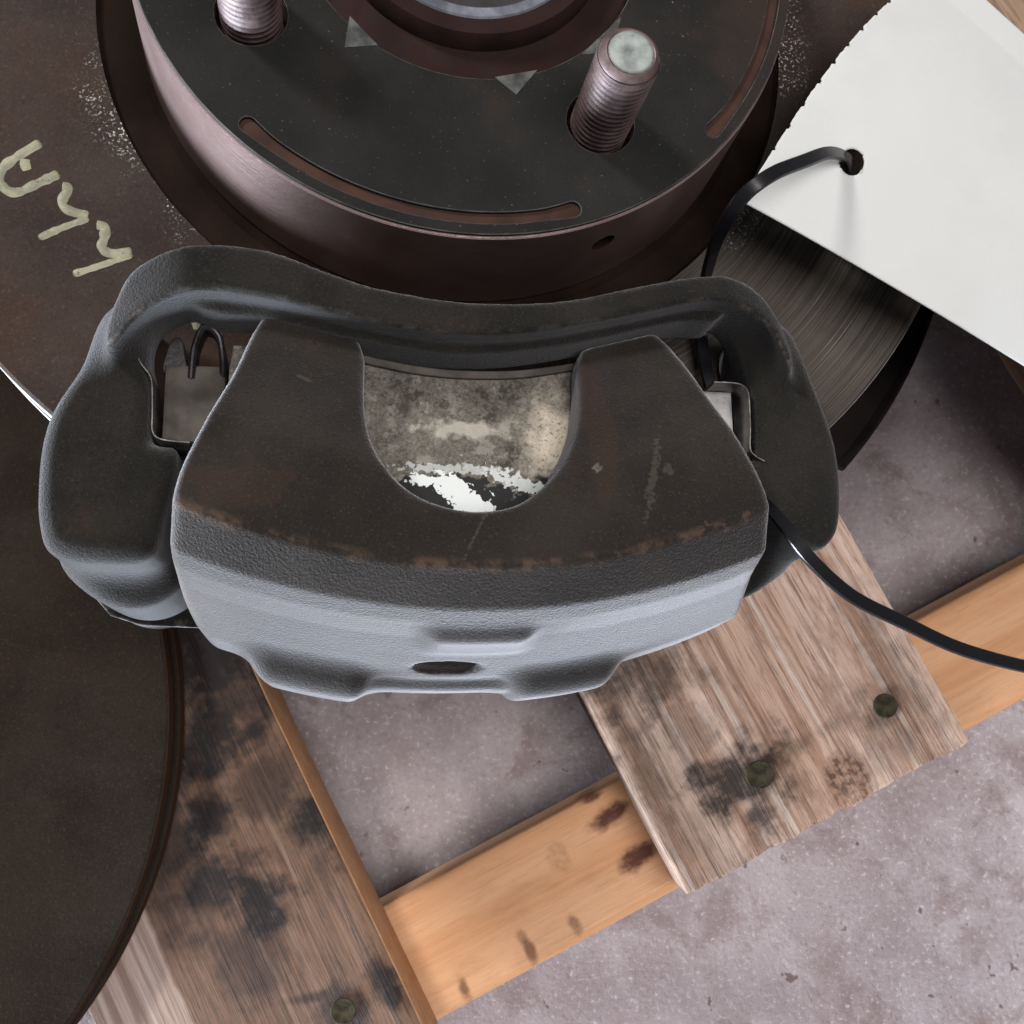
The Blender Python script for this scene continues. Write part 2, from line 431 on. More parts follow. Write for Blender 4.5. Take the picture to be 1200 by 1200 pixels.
def floor_mat():
    t = NT('stained_concrete')
    c = t.mix(t.ramp(t.noise(16, 5, 0.65), 0.36, 0.64), (0.225, 0.185, 0.188), (0.325, 0.285, 0.292))
    c = t.mix(t.ramp(t.noise(60, 5, 0.65), 0.50, 0.72, 0, 0.3), c, (0.40, 0.37, 0.38))
    c = t.mix(t.ramp(t.noise(34, 5, 0.65, dist=0.5), 0.50, 0.66, 0, 0.75), c, (0.185, 0.135, 0.130))
    grit = t.noise(560, 4, 0.75)
    c = t.mix(t.ramp(grit, 0.53, 0.70, 0, 0.55), c, (0.15, 0.125, 0.125))
    c = t.mix(t.ramp(grit, 0.45, 0.30, 0, 0.65), c, (0.50, 0.475, 0.48))
    pit = t.math('MULTIPLY', t.ramp(t.noise(115, 3, 0.6, vec=t.mapping(loc=(1.3, 0.4, 0))), 0.66, 0.70), t.ramp(t.noise(20, 2), 0.42, 0.55))
    c = t.mix(t.math('MULTIPLY', pit, 0.85), c, (0.10, 0.062, 0.055))
    h = t.math('SUBTRACT', t.math('ADD', t.noise(55, 4, 0.55), t.math('MULTIPLY', grit, 0.35)), t.math('MULTIPLY', pit, 0.5))
    nrm = t.bump(h, 0.24, 0.005)
    return t.done(c, 0.7, 0.0, nrm, 0.25)


M['floor'] = floor_mat()
M['nail'] = plain('nail_head', (0.030, 0.026, 0.014), 0.8, 0.1, 0.7, 300, 0.3, 500, 0.0008, 0.15)

# ------------------------------------------------------------------ object helpers


def link(name, mesh, mat, parent=None, smooth=False, matrix=None):
    o = bpy.data.objects.new(name, mesh)
    COL.objects.link(o)
    if mat is not None and not mesh.materials:
        mesh.materials.append(mat)
    if smooth:
        mesh.polygons.foreach_set('use_smooth', [True] * len(mesh.polygons))
    if parent is not None:
        o.parent = parent
    if matrix is not None:
        o.matrix_world = matrix
    return o


def empty(name, matrix=None):
    o = bpy.data.objects.new(name, None)
    o.empty_display_size = 0.02
    COL.objects.link(o)
    if matrix is not None:
        o.matrix_world = matrix
    return o


def tag(o, label, cat, group=None):
    o['label'] = label
    o['category'] = cat
    if group:
        o['group'] = group


def auto_smooth(o, ang=35):
    me = o.data
    bm = bmesh.new()
    bm.from_mesh(me)
    for f in bm.faces:
        f.smooth = True
    for e in bm.edges:
        e.smooth = not (len(e.link_faces) == 2 and e.calc_face_angle(0) > R(ang))
    bm.to_mesh(me)
    bm.free()


def lathe(profile, seg=128, closed=True, a0=0.0, a1=360.0):
    """profile [(r, z)] in mm swept about z"""
    bm = bmesh.new()
    full = abs(a1 - a0 - 360) < 1e-6
    n = seg if full else seg + 1
    rings = []
    for i in range(n):
        a = R(a0 + (a1 - a0) * i / seg)
        rings.append([bm.verts.new((r * MM * math.cos(a), r * MM * math.sin(a), z * MM)) for r, z in profile])
    m = len(profile)
    for i in range(seg):
        A, B = rings[i], rings[(i + 1) % n]
        for j in range(m if closed else m - 1):
            k = (j + 1) % m
            bm.faces.new((A[j], B[j], B[k], A[k]))
    if not full and closed:
        bm.faces.new(rings[0])
        bm.faces.new(rings[-1][::-1])
    bmesh.ops.remove_doubles(bm, verts=bm.verts, dist=1e-8)
    bmesh.ops.recalc_face_normals(bm, faces=bm.faces)
    me = bpy.data.meshes.new('lathe')
    bm.to_mesh(me)
    bm.free()
    return me


def plate(loops, z0, z1, bevel=0.0):
    """flat plate with holes: first loop outside, the others cut out (mm)"""
    cu = bpy.data.curves.new('plate', 'CURVE')
    cu.dimensions = '2D'
    cu.fill_mode = 'BOTH'
    for lp in loops:
        s = cu.splines.new('POLY')
        s.points.add(len(lp) - 1)
        for p, (x, y) in zip(s.points, lp):
            p.co = (x * MM, y * MM, 0, 1)
        s.use_cyclic_u = True
    h = (z1 - z0) * 0.5 * MM
    cu.extrude = h - bevel * MM
    cu.bevel_depth = bevel * MM
    cu.bevel_resolution = 1
    cu.offset = -bevel * MM
    o = bpy.data.objects.new('tmp', cu)
    COL.objects.link(o)
    dg = bpy.context.evaluated_depsgraph_get()
    me = bpy.data.meshes.new_from_object(o.evaluated_get(dg))
    bpy.data.objects.remove(o)
    bpy.data.curves.remove(cu)
    me.transform(Matrix.Translation((0, 0, (z0 + z1) * 0.5 * MM)))
    me.materials.clear()
    return me


def circle(cx, cy, r, n=64):
    return [(cx + r * math.cos(2 * math.pi * i / n), cy + r * math.sin(2 * math.pi * i / n)) for i in range(n)]


def catmull(pts, per=8, closed=False):
    P = [np.array(p, float) for p in pts]
    n = len(P)
    out = []
    rng = range(n if closed else n - 1)
    for i in rng:
        if closed:
            a, b, c, d = P[(i - 1) % n], P[i], P[(i + 1) % n], P[(i + 2) % n]
        else:
            a, b, c, d = P[max(i - 1, 0)], P[i], P[i + 1], P[min(i + 2, n - 1)]
        for k in range(per):
            t = k / per
            out.append(0.5 * (2 * b + (c - a) * t + (2 * a - 5 * b + 4 * c - d) * t * t + (3 * b - a - 3 * c + d) * t ** 3))
    if not closed:
        out.append(P[-1])
    return out


def ribbon(path, width, thick, axis='flat', per=8):
    """strap swept along a path (mm). flat: broad side faces up; edge: broad side stands along z"""
    pts = catmull(path, per)
    bm = bmesh.new()
    rings = []
    for i, p in enumerate(pts):
        t = pts[min(i + 1, len(pts) - 1)] - pts[max(i - 1, 0)]
        t = t / np.linalg.norm(t)
        side = np.cross(t, (0, 0, 1.0))
        side = side / (np.linalg.norm(side) + 1e-9)
        up = np.cross(side, t)
        if axis == 'flat':
            a, b = side * width / 2, up * thick / 2
        else:
            a, b = up * width / 2, side * thick / 2
        c = 0.82
        ring = [p + a * c + b, p + a + b * .3, p + a - b * .3, p + a * c - b, p - a * c - b, p - a - b * .3, p - a + b * .3, p - a * c + b]
        rings.append([bm.verts.new(tuple(q * MM)) for q in ring])
    for A, B in zip(rings, rings[1:]):
        for j in range(8):
            bm.faces.new((A[j], A[(j + 1) % 8], B[(j + 1) % 8], B[j]))
    bm.faces.new(rings[0][::-1])
    bm.faces.new(rings[-1])
    bmesh.ops.recalc_face_normals(bm, faces=bm.faces)
    me = bpy.data.meshes.new('ribbon')
    bm.to_mesh(me)
    bm.free()
    return me


def stroke(path, width, z, h=0.02):
    """a pen stroke with real paint thickness lying on the disc face (mm)"""
    pts = catmull(path, 8)
    n = len(pts)
    L, Rr = [], []
    for i, p in enumerate(pts):
        t = pts[min(i + 1, n - 1)] - pts[max(i - 1, 0)]
        t = t / np.linalg.norm(t)
        s = np.array((-t[1], t[0]))
        w = width * 0.5 * (1 + 0.30 * mnoise.noise((p[0] * .7, p[1] * .7, 1.0)))
        if i == 0 or i == n - 1:
            w *= 0.6
        L.append(p + s * w)
        Rr.append(p - s * w)
    bm = bmesh.new()
    rows = []
    for i in range(n):
        c = pts[i]
        l, r_ = L[i], Rr[i]
        rows.append([bm.verts.new((q[0] * MM, q[1] * MM, (z + dz) * MM)) for q, dz in
                     ((l, -0.05), (l * .9 + c * .1, h), (c, h * 1.15), (r_ * .9 + c * .1, h), (r_, -0.05))])
    for A, B in zip(rows, rows[1:]):
        for j in range(4):
            bm.faces.new((A[j], A[j + 1], B[j + 1], B[j]))
    bm.faces.new(rows[0])
    bm.faces.new(rows[-1][::-1])
    bmesh.ops.recalc_face_normals(bm, faces=bm.faces)
    me = bpy.data.meshes.new('stroke')
    bm.to_mesh(me)
    bm.free()
    return me


# ------------------------------------------------------------------ solid modelling by distance fields
class Grid:
    def __init__(self, lo, hi, h):
        self.lo, self.h = np.array(lo, float), h
        self.n = [int(math.ceil((b - a) / h)) + 1 for a, b in zip(lo, hi)]
        ax = [a + h * np.arange(k) for a, k in zip(lo, self.n)]
        self.x = ax[0][:, None, None]
        self.y = ax[1][None, :, None]
        self.z = ax[2][None, None, :]
        self.X2, self.Y2 = np.meshgrid(ax[0], ax[1], indexing='ij')
        self.r2 = np.hypot(self.X2, self.Y2)

    def poly(self, pts):
        return sd_poly(pts, self.X2, self.Y2)[:, :, None]

    def radial(self, pts):
        """distance to a closed (r, z) outline swept about z"""
        zz = self.lo[2] + self.h * np.arange(self.n[2])
        r0, r1 = self.r2.min(), self.r2.max()
        nr = int((r1 - r0) / self.h) + 2
        rr = r0 + self.h * np.arange(nr)
        A, B = np.meshgrid(rr, zz, indexing='ij')
        T = sd_poly(pts, A, B)
        f = (self.r2 - r0) / self.h
        i = np.clip(f.astype(int), 0, nr - 2)
        w = (f - i)[:, :, None]
        return T[i] * (1 - w) + T[i + 1] * w


def sd_poly(pts, X, Y):
    d = np.full(X.shape, 1e18)
    s = np.ones(X.shape)
    n = len(pts)
    for i in range(n):
        ax, ay = pts[i]
        bx, by = pts[i - 1]
        ex, ey = bx - ax, by - ay
        wx, wy = X - ax, Y - ay
        t = np.clip((wx * ex + wy * ey) / (ex * ex + ey * ey + 1e-12), 0, 1)
        d = np.minimum(d, (wx - ex * t) ** 2 + (wy - ey * t) ** 2)
        c1, c2, c3 = Y >= ay, Y < by, ex * wy > ey * wx
        flip = (c1 & c2 & c3) | (~c1 & ~c2 & ~c3)
        s[flip] *= -1
    return s * np.sqrt(d)


def rmax(a, b, r):
    return np.minimum(np.maximum(a, b), -r) + np.sqrt(np.maximum(a + r, 0) ** 2 + np.maximum(b + r, 0) ** 2)


def smin(a, b, k):
    h = np.clip(0.5 + 0.5 * (b - a) / k, 0, 1)
    return b * (1 - h) + a * h - k * h * (1 - h)


def smax(a, b, k):
    return -smin(-a, -b, k)


def surface_nets(g, D):
    S = D < 0
    nx, ny, nz = D.shape
    corners = [(i, j, k) for i in (0, 1) for j in (0, 1) for k in (0, 1)]
    cnt = np.zeros((nx - 1, ny - 1, nz - 1), np.int8)
    for i, j, k in corners:
        cnt += S[i:nx - 1 + i, j:ny - 1 + j, k:nz - 1 + k]
    act = (cnt > 0) & (cnt < 8)
    I = np.argwhere(act)
    vid = np.full(act.shape, -1, np.int64)
    vid[act] = np.arange(len(I))
    acc = np.zeros((len(I), 3))
    num = np.zeros(len(I))
    val = {c: D[I[:, 0] + c[0], I[:, 1] + c[1], I[:, 2] + c[2]] for c in corners}
    for c in corners:
        for ax in range(3):
            if c[ax] == 1:
                continue
            e = list(c)
            e[ax] = 1
            a, b = val[c], val[tuple(e)]
            m = (a < 0) != (b < 0)
            t = a[m] / (a[m] - b[m])
            p = np.tile(np.array(c, float), (m.sum(), 1))
            p[:, ax] += t
            acc[m] += p
            num[m] += 1
    V = (I + acc / num[:, None]) * g.h + g.lo
    F = []
    for ax in range(3):
        sl0 = [slice(None)] * 3
        sl1 = [slice(None)] * 3
        sl0[ax] = slice(0, -1)
        sl1[ax] = slice(1, None)
        A, B = S[tuple(sl0)], S[tuple(sl1)]
        u, v = (ax + 1) % 3, (ax + 2) % 3
        E = np.argwhere(A != B)
        ok = (E[:, u] > 0) & (E[:, v] > 0) & (E[:, u] < D.shape[u] - 1) & (E[:, v] < D.shape[v] - 1)
        E = E[ok]
        sgn = A[E[:, 0], E[:, 1], E[:, 2]]

        def cell(du, dv):
            Q = E.copy()
            Q[:, u] += du
            Q[:, v] += dv
            return vid[Q[:, 0], Q[:, 1], Q[:, 2]]
        q = np.stack([cell(-1, -1), cell(0, -1), cell(0, 0), cell(-1, 0)], 1)
        q[~sgn] = q[~sgn][:, ::-1]
        F.append(q)
    return V, np.concatenate(F)


def sdf_mesh(name, g, D, relax=1):
    V, F = surface_nets(g, D)
    me = bpy.data.meshes.new(name)
    me.vertices.add(len(V))
    me.vertices.foreach_set('co', (V * MM).ravel())
    me.loops.add(F.size)
    me.loops.foreach_set('vertex_index', F.ravel())
    me.polygons.add(len(F))
    me.polygons.foreach_set('loop_start', np.arange(0, F.size, 4))
    me.update(calc_edges=True)
    me.validate()
    me.polygons.foreach_set('use_smooth', [True] * len(me.polygons))
    return me


# ================================================================== the setting
def build_floor():
    bm = bmesh.new()
    bmesh.ops.create_grid(bm, x_segments=60, y_segments=60, size=1.6)
    for v in bm.verts:
        v.co.z = 0.0012 * mnoise.noise(v.co * 9)
    me = bpy.data.meshes.new('floor')
    bm.to_mesh(me)
    bm.free()
    o = link('floor', me, M['floor'], smooth=True)
    o.location = (0, 0, 0.078)
    o['kind'] = 'structure'


build_floor()

# ================================================================== pallet
PAL = Matrix.Rotation(math.atan2(0.46, 0.888), 4, 'Z')
pallet = empty('wooden_pallet', PAL @ Matrix.Translation((0, 0, 0.078)))
tag(pallet, 'worn wooden pallet with orange pine stringer lying on the concrete under the brake parts', 'pallet')
pallet_inv = pallet.matrix_world.inverted()


def plank(name, x0, x1, y0, y1, z0, z1, mat, ny=60, ragged=0.0, bev=1.2, seed=0, nx=8):
    bm = bmesh.new()
    nz = 2
    vs_ = {}

    def vert(i, j, k):
        key = (i, j, k)
        if key not in vs_:
            x = x0 + (x1 - x0) * i / nx
            y = y0 + (y1 - y0) * j / ny
            z = z0 + (z1 - z0) * k / nz
            x += 0.5 * mnoise.noise((x * 0.02 + seed, y * 0.03, k * 0.4))
            if j in (0, ny):
                y += ragged * mnoise.noise((x * 0.35, seed + 3.0, z * 0.2))
                y += ragged * 0.6 * mnoise.noise((x * 1.3, seed + 9.0, z * 0.5))
            if k == nz:
                z += 0.35 * mnoise.noise((x * 0.15, y * 0.02, seed))
            vs_[key] = bm.verts.new((x * MM, y * MM, z * MM))
        return vs_[key]
    for i in range(nx):
        for j in range(ny):
            bm.faces.new((vert(i, j, nz), vert(i + 1, j, nz), vert(i + 1, j + 1, nz), vert(i, j + 1, nz)))
            bm.faces.new((vert(i, j + 1, 0), vert(i + 1, j + 1, 0), vert(i + 1, j, 0), vert(i, j, 0)))
    for k in range(nz):
        for j in range(ny):
            bm.faces.new((vert(0, j, k), vert(0, j, k + 1), vert(0, j + 1, k + 1), vert(0, j + 1, k)))
            bm.faces.new((vert(nx, j + 1, k), vert(nx, j + 1, k + 1), vert(nx, j, k + 1), vert(nx, j, k)))
        for i in range(nx):
            bm.faces.new((vert(i + 1, 0, k), vert(i + 1, 0, k + 1), vert(i, 0, k + 1), vert(i, 0, k)))
            bm.faces.new((vert(i, ny, k), vert(i, ny, k + 1), vert(i + 1, ny, k + 1), vert(i + 1, ny, k)))
    bmesh.ops.recalc_face_normals(bm, faces=bm.faces)
    es = [e for e in bm.edges if len(e.link_faces) == 2 and e.calc_face_angle(0) > R(50)]
    bmesh.ops.bevel(bm, geom=es, offset=bev * MM, segments=2, affect='EDGES', profile=0.6)
    for f in bm.faces:
        f.smooth = True
    me = bpy.data.meshes.new(name)
    bm.to_mesh(me)
    bm.free()
    o = link(name, me, mat, pallet)
    o.location = (0, 0, -0.078)
    return o


def nail(board, x, y, ztop, dz=0.3, sc=1.0, tilt=0.0):
    me = lathe([(0.01, -3), (4.3, -3), (4.3, -0.15), (4.0, 0.05), (3.2, -0.1), (0.01, -0.05)], 20)
    o = link('nail', me, M['nail'], board)
    auto_smooth(o, 20)
    o.location = (x * MM, y * MM, (ztop + dz) * MM)
    o.rotation_euler = (R(tilt), R(-tilt * 0.7), 0)
    o.scale = (sc, sc * 0.97, 1)


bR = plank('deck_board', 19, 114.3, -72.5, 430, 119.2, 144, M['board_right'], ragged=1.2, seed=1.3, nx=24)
bR['label'] = 'pale weathered deck board with two nails and a knot'
nail(bR, 54.3, -52.5, 144, 0.30, 0.98, 3.0)
nail(bR, 97.0, -52.2, 144, 0.35, 0.86, -2.0)
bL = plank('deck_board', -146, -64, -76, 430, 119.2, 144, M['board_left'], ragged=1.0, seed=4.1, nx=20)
bL.data.materials.append(M['stringer'])
for p in bL.data.polygons:
    if p.normal.x > 0.7:
        p.material_index = 1
bL['label'] = 'dark oil stained deck board with painted shadow'
nail(bL, -82.2, -55.0, 144, 0.25, 0.85, 2.0)
for k, (x0, x1) in enumerate(((197, 292), (-308, -214))):
    b_ = plank('deck_board', x0, x1, -74, 430, 119.2, 144, M['board_far'], ragged=1.0, seed=8.0 + k)
for y0, y1 in ((-75, -37.5), (140, 178), (380, 418)):
    me_o = plank('stringer', -310, 295, y0, y1, 90.2, 119, M['stringer'], ny=6, nx=90, bev=2.2, seed=y0 * 0.1)
for x0, x1 in ((25, 108), (-140, -88)):
    plank('bottom_board', x0, x1, -72, 420, 78.6, 90.0, M['board_far'], seed=x0 * .1)

# ================================================================== discs
Z_FACE = -31.5
PLATE_TOP = [(79.0, Z_FACE), (79.6, Z_FACE + 0.0), (127.2, Z_FACE), (128.0, Z_FACE - 0.7), (128.0, -37.6), (127.6, -38.0), (79, -38.0)]
PLATE_LOW = [(70.0, -46.0), (127.6, -46.0), (128.0, -46.4), (128.0, -52.0), (127.4, -52.6), (70.0, -52.6)]
HAT_WALL = [(68.0, -0.9), (68.9, -1.6), (69.3, -10.0), (69.8, -30.6), (69.5, -30.9), (69.5, -31.4), (70.3, -32.0), (71.5, -33.2), (75.0, -33.6),
            (78.2, -33.2), (79.3, -31.9), (79.3, -38.2), (62.0, -38.2), (62.0, -7.0), (35.5, -7.0), (35.5, -0.9)]
STUD = [(math.degrees(math.atan2(-25.5, -42.3)), 49.6), (math.degrees(math.atan2(-42.7, 26.5)), 50.1)]
STUD_A = [-148.4, -58.3, 31.6, 121.6]


def slot_loop(ac, half=29.3, r0=65.1, w=1.15, end=1.6):
    pts = []
    n = 40
    a0, a1 = ac - half, ac + half
    def wid(a):
        e = min(a - a0, a1 - a)
        return w + (end - w) * max(0.0, 1 - e / 5.0)
    for i in range(n + 1):
        a = a0 + (a1 - a0) * i / n
        rr = r0 + wid(a)
        pts.append((rr * math.cos(R(a)), rr * math.sin(R(a))))
    for k in range(1, 6):
        b = math.pi * k / 6
        cx, cy = r0 * math.cos(R(a1)), r0 * math.sin(R(a1))
        ux, uy = math.cos(R(a1)), math.sin(R(a1))
        pts.append((cx + end * (ux * math.cos(b) - uy * math.sin(b)), cy + end * (uy * math.cos(b) + ux * math.sin(b))))
    for i in range(n + 1):
        a = a1 + (a0 - a1) * i / n
        rr = r0 - wid(a)
        pts.append((rr * math.cos(R(a)), rr * math.sin(R(a))))
    for k in range(1, 6):
        b = math.pi * k / 6
        cx, cy = r0 * math.cos(R(a0)), r0 * math.sin(R(a0))
        ux, uy = -math.cos(R(a0)), -math.sin(R(a0))
        pts.append((cx + end * (ux * math.cos(b) - uy * math.sin(b)), cy + end * (uy * math.cos(b) + ux * math.sin(b))))
    return pts


def build_disc(parent_matrix=None, assembly=None, face_mat=None, detailed=True):
    if assembly is not None:
        root = link('brake_disc', lathe(PLATE_TOP, 192), face_mat, assembly)
        auto_smooth(root, 30)
    else:
        root = empty('brake_disc', parent_matrix)
        fp = link('friction_plate', lathe(PLATE_TOP, 192), face_mat, root)
        auto_smooth(fp, 30)
    low = link('rear_plate', lathe(PLATE_LOW, 192), face_mat, root)
    auto_smooth(low, 30)
    bm = bmesh.new()
    for i in range(40):
        a = R(i * 9.0)
        mt = Matrix.Rotation(a, 4, 'Z') @ Matrix.Translation((0.104, 0, -0.042)) @ Matrix.Diagonal((0.042, 0.0042, 0.0084, 1))
        bmesh.ops.create_cube(bm, size=1.0, matrix=mt)
    me = bpy.data.meshes.new('vanes')
    bm.to_mesh(me)
    bm.free()
    v = link('cooling_vanes', me, M['groove'], root)
    v['kind'] = 'stuff'
    wall = link('hat_wall', lathe(HAT_WALL, 192), M['hat_wall'], root)
    auto_smooth(wall, 30)
    # groove band keeps its own dark rust
    wall.data.materials.append(M['groove'])
    wall.data.materials.append(M['slot_floor'])
    for p in wall.data.polygons:
        r_ = math.hypot(p.center.x, p.center.y) / MM
        z_ = p.center.z / MM
        if z_ < -30.7 and r_ > 69.3:
            p.material_index = 1
        elif z_ > -8 and r_ < 68:
            p.material_index = 2
    loops = [circle(0, 0, 68.6, 160), circle(0, 0, 35.5, 96)]
    loops += [circle(50 * math.cos(R(a)), 50 * math.sin(R(a)), 6.9, 40) for a in STUD_A]
    loops += [slot_loop(-101.0 + 90 * k) for k in range(4)]
    hf = link('hat_face', plate(loops, -0.9, 0.0, 0.22), M['hat_face'], root)
    hf.data.materials.append(M['burr'])
    for p in hf.data.polygons:
        if abs(p.normal.z) < 0.97 and p.center.z > -0.00032:
            p.material_index = 1
    auto_smooth(hf, 40)
    return root, wall


# brake assembly frame: hub axis = local z, hat face = z 0
ASM = Matrix(((0.9869, 0.0, 0.1613, -8.2574 * MM),
              (-0.0050, 0.9995, 0.0308, 156.3316 * MM),
              (-0.1613, -0.0312, 0.9864, 273.4347 * MM),
              (0, 0, 0, 1)))
asm = empty('brake_assembly', ASM)
tag(asm, 'dark cast iron brake assembly with caliper over a rusty disc and two threaded studs', 'brake assembly')

disc, hat_wall = build_disc(None, asm, M['disc'])
disc['label'] = 'brown rusted brake disc with raised dark hat and yellow pen marks'

# bolt holes through the hat and the small hole in its wall
cut_bm = bmesh.new()
for a in STUD_A:
    bmesh.ops.create_cone(cut_bm, cap_ends=True, segments=40, radius1=0.0068, radius2=0.0068, depth=0.02,
                          matrix=Matrix.Translation((0.05 * math.cos(R(a)), 0.05 * math.sin(R(a)), -0.004)))
ah = math.atan2(-61.2, 28.6)
bmesh.ops.create_cone(cut_bm, cap_ends=True, segments=24, radius1=0.0026, radius2=0.0026, depth=0.016,
                      matrix=Matrix.Translation((0.068 * math.cos(ah), 0.068 * math.sin(ah), -0.0115)) @ Matrix.Rotation(ah, 4, 'Z') @ Matrix.Rotation(R(90), 4, 'Y'))
cut_me = bpy.data.meshes.new('cut')
cut_bm.to_mesh(cut_me)
cut_bm.free()
cut = bpy.data.objects.new('cut', cut_me)
COL.objects.link(cut)
cut.parent = asm
bpy.context.view_layer.update()
mod = hat_wall.modifiers.new('b', 'BOOLEAN')
mod.object = cut
mod.operation = 'DIFFERENCE'
mod.solver = 'EXACT'
dg = bpy.context.evaluated_depsgraph_get()
new = bpy.data.meshes.new_from_object(hat_wall.evaluated_get(dg))
hat_wall.modifiers.clear()
hat_wall.data = new
bpy.data.objects.remove(cut)
for p in hat_wall.data.polygons:
    q = p.center / MM
    axis = Vector((math.cos(ah), math.sin(ah), 0))
    w_ = q - Vector((0, 0, -11.5))
    if w_.dot(axis) > 50 and (w_ - axis * w_.dot(axis)).length < 3.2 and abs(p.normal.dot(axis)) < 0.3:
        p.material_index = 1

# worn triangular scuffs round the bore
for k, tri in enumerate([[(-23.8, -24.6), (-24.6, -31.6), (-18.2, -30.4)], [(4.9, -34.9), (13.5, -32.4), (9.2, -38.3)], [(22.5, -28.0), (31.0, -18.4), (29.0, -26.8)]]):
    sc = link('bare_scuff', plate([tri], 0.0, 0.10, 0.04), M['scuff'], disc)
# yellow pen marks on the friction face
for path, w in [
    ([(-87.5, -39.7), (-91.8, -43.3), (-94.0, -45.6), (-95.0, -47.6), (-94.6, -49.8), (-92.6, -51.4), (-90.6, -51.2), (-88.0, -49.5), (-83.3, -46.5)], 2.3),
    ([(-90.2, -43.7), (-90.2, -44.8), (-89.6, -46.3)], 2.1),
    ([(-82.4, -49.4), (-81.3, -49.5), (-81.4, -50.7), (-82.0, -52.0), (-81.9, -53.6), (-80.2, -54.8), (-76.7, -55.5)], 2.2),
    ([(-76.6, -56.1), (-81.8, -58.7), (-86.1, -61.3)], 1.7),
    ([(-74.9, -57.5), (-73.4, -57.6), (-73.1, -59.0), (-73.2, -60.5), (-73.5, -62.4), (-71.6, -63.6), (-67.4, -62.9)], 2.2),
    ([(-67.3, -63.5), (-73.1, -66.3), (-78.8, -68.8)], 1.6),
    ([(-54.4, -75.3), (-53.8, -77.2), (-53.1, -79.4)], 1.9),
    ([(-50.6, -79.0), (-49.6, -80.0), (-48.7, -81.0)], 2.2),
]:
    link('pen_stroke', stroke(path, w, Z_FACE), M['paint'], disc, smooth=True)

# hub under the hat with its centring nose and studs
hub = link('wheel_hub', lathe([(22.5, 1.2), (23.5, 2.2), (27.0, 2.0), (28.0, 0.6), (28.3, -2.0), (30.2, -2.6), (31.5, -3.0), (35.2, -4.0), (35.2, -7.2), (60, -7.2), (60, -16), (22.5, -16)], 128), M['hub'], asm)
auto_smooth(hub, 30)
hub['label'] = 'rusty wheel hub with bright centring rim'
nose = link('nose_rim', lathe([(21.2, -9.0), (21.2, 2.0), (21.7, 2.5), (23.6, 2.5), (24.0, 2.1), (24.0, -9.0)], 96), M['hub_nose'], hub)
auto_smooth(nose, 30)
bore = link('bore_floor', lathe([(0.01, -10), (20.7, -10), (20.7, -12), (0.01, -12)], 64), M['void'], hub)
kn = link('knuckle', lathe([(0.01, -54), (58, -54), (60, -62), (44, -72), (42, -112), (0.01, -112)], 96), M['knuckle'], asm)
auto_smooth(kn, 30)


def stud_mesh(length_top=24.0, base=-7.0, r=6.0, pitch=1.5):
    seg = 40
    prof = []
    z = base
    k = 0
    while z < length_top - 2.6:
        prof += [(r - 0.62, z), (r - 0.05, z + pitch * 0.42), (r, z + pitch * 0.5), (r - 0.05, z + pitch * 0.58)]
        z += pitch
    bm = bmesh.new()
    rings = []
    for (rr, zz) in prof:
        ring = []
        for i in range(seg):
            a = 2 * math.pi * i / seg
            ring.append(bm.verts.new((rr * MM * math.cos(a), rr * MM * math.sin(a), (zz + pitch * i / seg) * MM)))
        rings.append(ring)
    n = len(rings)
    for q in range(n - 1):
        for i in range(seg - 1):
            bm.faces.new((rings[q][i], rings[q][i + 1], rings[q + 1][i + 1], rings[q + 1][i]))
        if q + 4 < n:
            bm.faces.new((rings[q][seg - 1], rings[q + 4][0], rings[q + 5][0], rings[q + 1][seg - 1])) if q + 5 < n else None
    me = bpy.data.meshes.new('stud')
    bmesh.ops.recalc_face_normals(bm, faces=bm.faces)
    bm.to_mesh(me)
    bm.free()
    return me


stud_me = stud_mesh()
core_me = lathe([(0.01, -7), (5.3, -7), (5.3, 20.3), (5.85, 20.5), (5.85, 21.6), (5.5, 22.3), (4.7, 23.1), (4.55, 23.2), (4.3, 23.05), (0.01, 23.05)], 48)
end_me = lathe([(0.01, 22.9), (4.2, 22.9), (4.25, 23.15), (3.6, 23.35), (0.01, 23.3)], 40)
for k, a in enumerate(STUD_A):
    s = link('wheel_stud', core_me, M['stud'], hub)
    s.location = (0.05 * math.cos(R(a)), 0.05 * math.sin(R(a)), 0)
    if k == 0:
        auto_smooth(s, 30)
    # thread and end face belong to the stud mesh itself
tmp = []
bmj = bmesh.new()
bmj.from_mesh(core_me)
nf0 = len(bmj.faces)
bmj.from_mesh(stud_me)
nf1 = len(bmj.faces)
bmj.from_mesh(end_me)
for i, f in enumerate(bmj.faces):
    f.smooth = True
    f.material_index = 1 if i >= nf1 else 0
bmj.to_mesh(core_me)
bmj.free()
core_me.materials.append(M['stud_end'])

# splash shield behind the disc
sh = link('splash_shield', lathe([(75, -60.6), (139, -60.6), (140.6, -59.0), (141.4, -59.0), (141.4, -60.4), (140, -61.8), (75, -61.8)], 160, True, -43.2, 214.0), M['shield'], asm)
auto_smooth(sh, 30)

# ------------------------------------------------------------------ caliper


